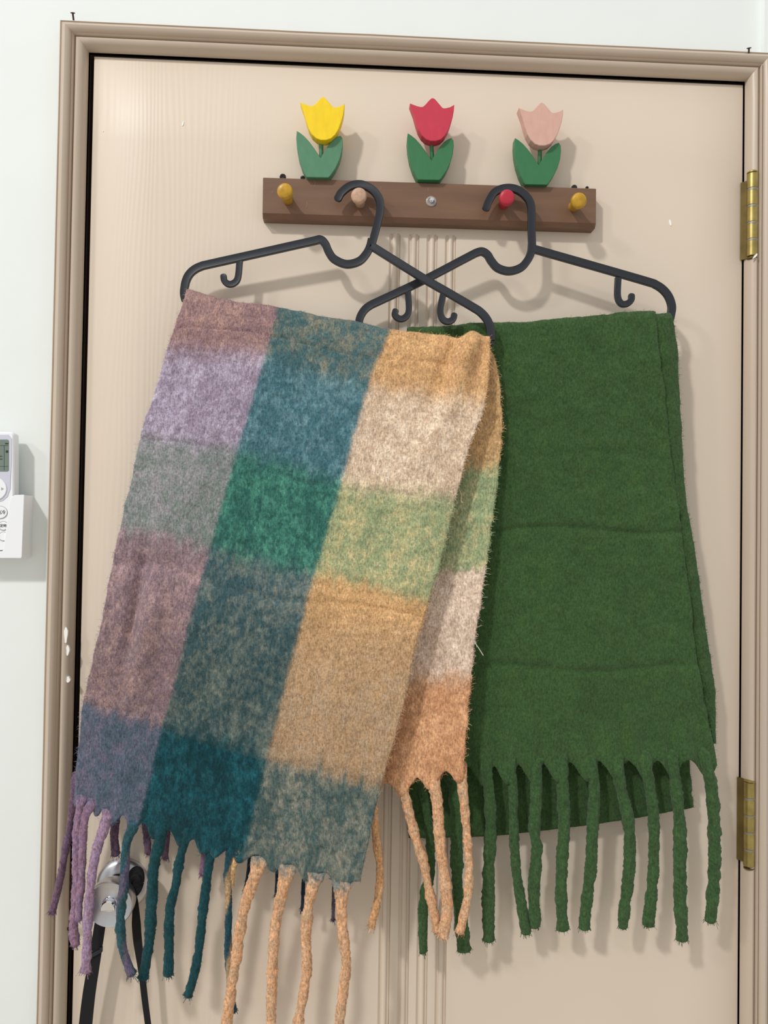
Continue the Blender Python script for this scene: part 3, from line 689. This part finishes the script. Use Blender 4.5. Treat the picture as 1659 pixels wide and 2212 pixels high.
BT = [([(163,1690),(152,1777),(137,1861),(125,1921),(112,1974)], 17, PUR2, .050, .036, 'dark purple tassel'),
 ([(256,1700),(247,1801),(250,1849)], 20, PUR2, .028, .026, 'short dark purple tassel of the back layer'),
 ([(308,1700),(317,1807),(321,1846)], 17, PUR2, .028, .026, 'short dark purple tassel of the back layer'),
 ([(370,1700),(362,1800),(356,1857)], 14, PUR2, .029, .026, 'short dark purple tassel of the back layer'),
 ([(445,1710),(441,1831),(436,1891)], 13, (146,112,140), .03, .028, 'thin purple tassel of the back layer'),
 ([(545,1710),(540,1850),(532,1925)], 11, NAV, .034, .03, 'thin navy tassel of the back layer'),
 ([(600,1712),(600,1850),(598,1939)], 10, NAV, .036, .032, 'thin navy tassel of the back layer'),
 ([(660,1712),(656,1880),(653,1967)], 9, NAV, .038, .034, 'thin navy tassel of the back layer'),
 ([(724,1712),(722,1900),(719,1990)], 9, (84,74,84), .04, .036, 'thin grey tassel of the back layer'),
 ([(806,1700),(808,1750),(813,1813),(820,1867),(818,1932),(802,2003)], 18, (212,164,118), .054, .052, 'peach tassel of the back layer'),
 ([(867,1676),(876,1722),(894,1795),(916,1867),(930,1939),(946,2013)], 23, PEA, .061, .058, 'peach tassel of the back layer'),
 ([(936,1682),(945,1740),(950,1813),(959,1885),(966,1957),(957,2028)], 25, PEA, .0655, .0645, 'peach tassel of the back layer'),
 ([(995,1668),(1001,1722),(1008,1795),(1013,1867),(1010,1939),(992,2017)], 21, PEA, .069, .066, 'peach tassel of the back layer')]
for path, wd, c_, d0, d1, lab in BT:
    tassel(scarf, path, wd, d0-(.0045 if path[0][0] > 850 else 0), d1, [c_], WOOL, lab, rootcol=(204,150,110) if path[0][0] > 800 else None, rootw=1.5 if path[0][0] > 850 else 1.2, nfib=700 if wd > 15 else 300)
# loose yarn ends
for pts_, c_ in (([(1015,1370),(1026,1388),(1036,1403),(1044,1416)], (206,200,190)), ([(992,1058),(997,1070),(996,1082),(1000,1086)], (222,196,166))):
    npb = MB().sweep(smooth_path([P(x, y, .070) for x, y in pts_], 5), [(.0005,0),(0,.0005),(-.0005,0),(0,-.0005)])
    npb.build('loose_thread', mat('thread', c_, .9), scarf)
# ------------------------------------------------------------------ green scarf
gs = empty('scarf', P(1200, 690, .035)); tag(gs, 'plain forest green fringed scarf folded over the right hanger', 'scarf', None)
gp = NP()
GC = (62,106,60)
def green_col(u, v, x, s):
    c = lin(57,84,46)+0*u[..., None]
    return c*(1+.30*fbm(x*240, s*240, 61)+.28*fbm(x*60, s*70, 63)+.22*fbm(x*14, s*12, 66))[..., None]*(1+fbm(x*90, s*90, 68)[..., None]*V([.16,0,-.12]))
GLOB = [(1, [(p, 1650, .045) for p in (905,976,1048,1101,1158,1212,1272,1333,1394,1452,1522)], .024, .0100, .024)]
gr = [(880,709),(1010,704),(1150,695),(1290,684),(1412,676)]; gb = [dG(p[0]) for p in gr]
def rowpx(xs, ys): return list(zip(xs, ys))
GF = [([884,1015,1152,1290,1424],[760]*5),([884,1020,1160,1305,1436],[850]*5),([884,1025,1170,1315,1452],[1000]*5),([884,1030,1180,1330,1472],[1145]*5),
      ([884,1035,1190,1345,1489],[1280]*5),([884,1035,1195,1355,1506],[1420]*5),([886,1040,1200,1365,1524],[1530]*5),([888,1045,1205,1372,1536],[1600,1600,1595,1590,1590]),([892,1050,1210,1378,1545],[1668,1652,1645,1640,1640])]
GBK = [([878,1010,1150,1300,1440],[780]*5),([874,1010,1155,1310,1452],[1000]*5),([872,1010,1165,1320,1470],[1250]*5),([872,1015,1170,1330,1485],[1500]*5),([874,1020,1175,1335,1492],[1680]*5),([882,1035,1180,1340,1499],[1809,1806,1792,1772,1744])]
rows = []; band = []
for k in range(len(GBK)-1, -1, -1):
    t = (k+1)/len(GBK); r = []
    for j, (p, bd) in enumerate(zip(rowpx(*GBK[k]), gb)):
        r.append(P(p[0], p[1], (1-t)*(bd-.007)+t*(.012+.012*j/4)))
    rows.append(r); band.append(-(k+1)*.8)
for ang in (-80, -30, 25, 75):
    r = []
    for p, bd in zip(gr, gb):
        q = P(p[0], p[1], bd); a_ = math.radians(ang); r.append(q+V([0, -math.sin(a_)*.0085, (math.cos(a_)-1)*.0085]))
    rows.append(r); band.append(ang/90*.1)
for k in range(len(GF)):
    t = (k+1)/len(GF); r = []; e = min(1, t*1.5)
    for j, (p, bd) in enumerate(zip(rowpx(*GF[k]), gb)): r.append(P(p[0], p[1], (1-e)*(bd+.009)+e*(.034+.014*j/4)))
    rows.append(r); band.append([.5,1,2,3,4,5,5.8,6.3,6.7][k])
def green_relief(u, v, x, s):
    r = fbm(x*10, s*8, 71)*.005+fbm(x*45, s*70, 73)*.0034+fbm(x*150, s*170, 75)*.0017
    for vb, a_ in ((3.0,.0034),(5.15,.0030),(1.9,.0010)): r -= a_*np.exp(-((v-vb+.05*np.sin(u*2.3+vb))/.05)**2)
    # vertical creases running up from the tassels
    k = np.clip((v-5.7)/1.0, 0, 1); r += k*.0022*np.cos(u*2*np.pi*2.95+1.5)
    return r
sheet(gp, rows, band, green_col, green_relief, 210, .0028, nfib=110000, fib=(.0048,.00035,.00020,1.45,.8), seed=5, th=.003, lobes=GLOB)
# narrow folded-under layer showing beyond the right edge
SR = [(1452,687),(1463,760),(1470,900),(1478,1060),(1496,1165),(1515,1290),(1530,1400),(1545,1520),(1541,1606)]
SL = [(1400,690),(1408,760),(1420,900),(1435,1060),(1455,1165),(1470,1290),(1485,1400),(1505,1500),(1533,1600)]
rows = []
for k, (l, r_) in enumerate(zip(SL, SR)):
    t = k/8; d = (1-t)*.0485+t*.037
    m_ = ((l[0]+r_[0])/2, (l[1]+r_[1])/2); rows.append([P(l[0], l[1], d-.004), P(m_[0], m_[1], d+.000), P(r_[0], r_[1], d-.003)])
top = [[p+V([0,.004,.002]) for p in rows[0]]]
sheet(gp, top+rows, list(np.linspace(0, 6, 10)), green_col, lambda u, v, x, s: fbm(x*60, s*40, 83)*.004, 30, .0028, nfib=9000, fib=(.0048,.0005,.00022,1.3,.8), seed=9, th=.0055)
c_ = gp.build('cloth', WOOLG, gs); c_['label'] = 'brushed green cloth, front and back layers'
GT_ = [([(905,1650),(913,1702),(927,1789),(930,1885),(915,1943),(914,2059)], 21),
 ([(976,1650),(982,1700),(986,1789),(988,1909),(995,1982),(1003,2056)], 31),
 ([(1048,1652),(1057,1717),(1060,1789),(1056,1885),(1055,1958),(1056,2034)], 28),
 ([(1101,1648),(1108,1700),(1110,1789),(1115,1876),(1127,1958),(1138,2018)], 24),
 ([(1158,1650),(1159,1700),(1155,1789),(1160,1837),(1154,1909),(1155,2004)], 29),
 ([(1212,1640),(1216,1700),(1219,1789),(1214,1861),(1212,1933),(1216,2010)], 28),
 ([(1272,1640),(1284,1700),(1280,1789),(1277,1861),(1269,1933),(1261,2008)], 28),
 ([(1333,1640),(1341,1700),(1356,1765),(1361,1837),(1356,1909),(1349,1958),(1346,2006)], 29),
 ([(1394,1636),(1404,1700),(1412,1765),(1412,1861),(1407,1933),(1399,2001)], 27),
 ([(1452,1636),(1460,1700),(1467,1765),(1469,1837),(1469,1933),(1474,2033)], 30),
 ([(1522,1630),(1536,1693),(1542,1765),(1544,1861),(1540,1933),(1534,1993)], 29)]
for path, wd in GT_:
    j = (path[0][0]-884)/660; d = .0345+.014*j
    tassel(gs, path, wd, d, d-.004, [(58,86,49)], WOOLG, None, rootcol=(57,84,46), rootw=1.5, nfib=1100, fib=(.0034,.0004,.00022,1.35), up=34)
# ------------------------------------------------------------------ door knob and strap
rc = P(264, 1911, .004); ax = V([0,-1.,0])
RR = 54*PX
rose = MB().lathe(V([rc[0], 0, rc[2]]), ax, [(0,RR),(.003,RR),(.0042,RR*.985),(.006,RR*.95),(.0085,RR*.84),(.012,RR*.62),(.014,RR*.5)], 64).build('door_knob', CHROME, door)
rose['label'] = 'satin chrome round door knob with thumb turn'
MB().lathe(V([rc[0], -.012, rc[2]]), ax, [(0,.0145),(.012,.0125),(.014,.013),(.019,.0165),(.023,.0225)], 48).build('knob_neck', CHROME, rose)
kr = .0262
MB().lathe(V([rc[0], -.032, rc[2]]), ax, [(0,.021),(.004,kr*.97),(.008,kr),(.018,kr),(.0205,kr*.985),(.022,kr*.95),(.0215,kr*.9),(.0200,kr*.5),(.0197,.0001)], 64).build('knob_grip', CHROME, rose)
kc = V([rc[0], -.051, rc[2]])
MB().lathe(kc, ax, [(0,.0088),(.0015,.0085),(.0025,.0078),(.003,0)], 32).build('thumb_turn', CHROMEP, rose)
tt = MB(); pts = [kc+V([x, -.009, z]) for x, z in ((-.0088,-.0016),(-.0068,.0040),(-.003,.0068),(.002,.0072),(.006,.0048),(.0086,-.0012),(.0088,-.0040),(-.0088,-.0042))]
tt.prism(pts, (0,.008,0), .0012).build('thumb_turn', CHROMEP, rose)
st = empty('strap', P(290, 1945, .03)); tag(st, 'black webbing strap knotted round the chrome door knob', 'strap')
def ribbon(pts, ws, th=.0007, side=(1,0,0)):
    n_ = len(pts); vs = []; fs = []; P_ = smooth_path(pts, 6); W_ = np.interp(np.linspace(0, n_-1, len(P_)), np.arange(n_), ws)
    return MB().sweep(P_, [(-1,-.0),(-1,.06),(1,.06),(1,0)], scale=list(W_))
# loop round the neck
lp = []
for a_ in np.linspace(math.radians(200), math.radians(-20), 14):
    lp.append(V([rc[0]+.0175*math.cos(a_), -.020-.003*math.sin(a_*1.0), rc[2]+.0175*math.sin(a_)]))
MB().sweep(smooth_path(lp, 4), [(-.001,-.007),(.001,-.007),(.001,.007),(-.001,.007)], up=(0,-1,0)).build('loop', STRAP, st)
kb = P(291, 1905, .03)
for k, (r1, tilt) in enumerate(((.009,.3),(.0085,1.3),(.008,2.3))):
    pts = []
    for a_ in np.linspace(0, 2*math.pi, 20):
        q = V([math.cos(a_)*r1*.75, math.sin(a_)*.005, math.sin(a_)*r1*1.35]); pts.append(kb+V([q[0]*math.cos(tilt*.4)+q[1]*math.sin(tilt), q[1]*math.cos(tilt)-q[0]*math.sin(tilt)*.5, q[2]*(1-.2*k)]))
    MB().sweep(pts, [(.0045*math.cos(t), .0030*math.sin(t)) for t in np.linspace(0, 2*math.pi, 9)[:-1]]).build('knot', STRAP, st)
MB().sweep(smooth_path([P(293,1925,.03), P(293,1946,.03), P(294,1985,.03), P(297,2030,.028), P(305,2090,.026), P(313,2160,.024), P(322,2230,.022), P(333,2330,.02)], 6), [(-1,-.09),(-1,.09),(1,.09),(1,-.09)],
           scale=list(np.interp(np.linspace(0,1,43), [0,.06,.15,.32,.45,.6,.8,1], [.0036,.0010,.0030,.0052,.0050,.0038,.0036,.004]))).build('webbing', STRAP, st)
MB().sweep(smooth_path([P(244,1915,.024), P(222,1970,.026), P(211,2030,.026), P(203,2080,.025), P(192,2150,.024), P(183,2230,.022), P(172,2330,.02)], 6), [(-1,-.06),(-1,.06),(1,.06),(1,-.06)],
           scale=list(np.interp(np.linspace(0,1,37), [0,.3,.6,1], [.0062,.0066,.0072,.0082]))).build('webbing', STRAP, st)
sp = P(206,2062,.028); MB().prism([sp+V([dx, 0, dz])*PX for dx, dz in ((-17,-12),(13,4),(13,14),(8,14),(8,9),(-15,-3))], (0,.003,0), .0004).build('slider', BLACKP, st)
# ------------------------------------------------------------------ remote control and wall holder
rd = .0185; RY = WY
def rr(cx, cy, w_, h_, r, d, n=6):
    out = []
    for sx, sy, a0_ in ((1,-1,-90),(1,1,0),(-1,1,90),(-1,-1,180)):
        for k in range(n+1):
            a_ = math.radians(a0_+90*k/n); out.append(P(cx+sx*(w_/2-r)+r*math.cos(a_), cy+sy*(h_/2-r)+r*math.sin(a_), d))
    return out
rem = empty('remote_control', P(-16, 1190, .015)); tag(rem, 'white air conditioner remote control standing in a holder on the left wall', 'remote control')
MB().prism(rr(-16.5, 1062, 93, 258, 9, rd), (0,.0135,0), .0016).build('body', WHP, rem)
pan = [(-57,948),(-50,940),(18,939),(25,947)]+[(24.5,1000),(22,1056),(16,1073),(5,1082),(-16,1087),(-37,1082),(-48,1073),(-54,1056),(-57,1000)]
MB().prism([P(x,y,rd+.0006) for x,y in pan], (0,.0008,0), .0002).build('face_panel', SILV, rem)
lc = MB().prism(rr(-17, 984, 72, 69, 4, rd+.0009), (0,.0006,0)).build('display', LCD, rem)
ik = MB()
def inkbar(x0, x1, y0, y1, d): ik.prism([P(x0,y0,d), P(x1,y0,d), P(x1,y1,d), P(x0,y1,d)], (0,.0002,0))
inkbar(11, 18, 957, 959.5, rd+.0011); inkbar(8.7, 9.3, 962, 1016, rd+.0011); inkbar(0, 17, 962, 962.6, rd+.0011); inkbar(0, 17, 1007, 1007.6, rd+.0011); inkbar(12.5, 17.5, 973, 978, rd+.0011)
ik.build('display_marks', INK, lc, smooth=False)
def text(body, x, y, size, d, m, parent, name='lettering'):
    cu = bpy.data.curves.new('t', 'FONT'); cu.body = body; cu.size = size; cu.align_x = 'CENTER'; cu.align_y = 'CENTER'; cu.extrude = .0001
    to = bpy.data.objects.new('t', cu); COL.objects.link(to); bpy.context.view_layer.update()
    me = bpy.data.meshes.new_from_object(to.evaluated_get(bpy.context.evaluated_depsgraph_get())); bpy.data.objects.remove(to); me.name = name
    p = P(x, y, d); me.transform(Matrix.Translation([float(c) for c in p])@Matrix.Rotation(math.pi/2, 4, 'X')); me.materials.clear()
    return link(name, me, m, parent)
text('C', 1, 989, .0062, rd+.0012, INK, lc)
def disc(cx, cy, rx, ry, d, th, m, name, parent, bev=.0005):
    return MB().prism([P(cx+rx*math.cos(a_), cy+ry*math.sin(a_), d) for a_ in np.linspace(0, 2*math.pi, 33)[:-1]], (0,th,0), bev).build(name, m, parent)
nb = disc(-16, 1056, 30, 26, rd+.0018, .0016, WHP, 'navigation_button', rem)
MB().prism([P(2.5,1052.5,rd+.002), P(8.5,1056,rd+.002), P(2.5,1059.5,rd+.002)], (0,.0002,0)).build('arrow_mark', GRYL, nb, smooth=False)
for cx, cy, rx, ry in ((-1,1107,16,13),(7,1136,9.5,9),(7,1159,9.5,9)):
    disc(cx, cy, rx+1.3, ry+1.3, rd+.0005, .0004, GRYL, 'button_ring', rem, .0001)
    bt = disc(cx, cy, rx, ry, rd+.0013, .0012, WHP, 'button', rem)
    if cy == 1107: text('強冷', 2, 1107, .0056, rd+.0015, INK, bt)
    if cy == 1136: text('定時', 7, 1136, .0040, rd+.0015, INK, bt)
hd = empty('remote_holder', P(-16, 1205, .015)); tag(hd, 'white plastic holder screwed to the left wall under the remote control', 'holder')
hf = rd+.0035; right = [(20,1085),(23,1075),(31,1069.5),(50,1068.5),(52,1070),(52,1085),(47.5,1203),(45,1206)]
left = [(-x-33, y) for x, y in right[::-1]]
outl = right+left+[(-40,1188),(-37,1191),(4,1191),(7,1188)]
MB().prism([P(x,y,hf) for x,y in outl], (0,.0022,0), .0006).build('front_lip', WHP, hd)
for s in (1, -1):
    xs = [(52,1069),(47.5,1204),(45,1206)] if s > 0 else [(-85,1069),(-80.5,1204),(-78,1206)]
    vs = [P(x,y,hf-.0006)-V([.0015*s,0,0])*k for x,y in xs for k in (0,1)]
    mb = MB(); n = len(vs); vs2 = [V([v[0], WY, v[2]]) for v in vs]
    mb.add(vs+vs2, [(0,2,3,1),(2,4,5,3),(n,n+1,n+3,n+2),(n+2,n+3,n+5,n+4),(0,n,n+2,2),(2,n+2,n+4,4),(1,3,n+3,n+1),(3,5,n+5,n+3),(0,1,n+1,n),(4,n+4,n+5,5)]).build('side_wall', WHP, hd)
p0, p1 = P(-78,1206,hf-.0006), P(45,1206,hf-.0006)
MB().box(p0[0], p1[0], -hf+.0006, WY, p1[2]-.0002, p1[2]+.002).build('bottom_wall', WHP, hd)
p0, p1 = P(-70,1195,0), P(38,1075,0); MB().box(p0[0], p1[0], WY-.0105, WY, p0[2], p1[2]).build('back_plate', WHP, hd)
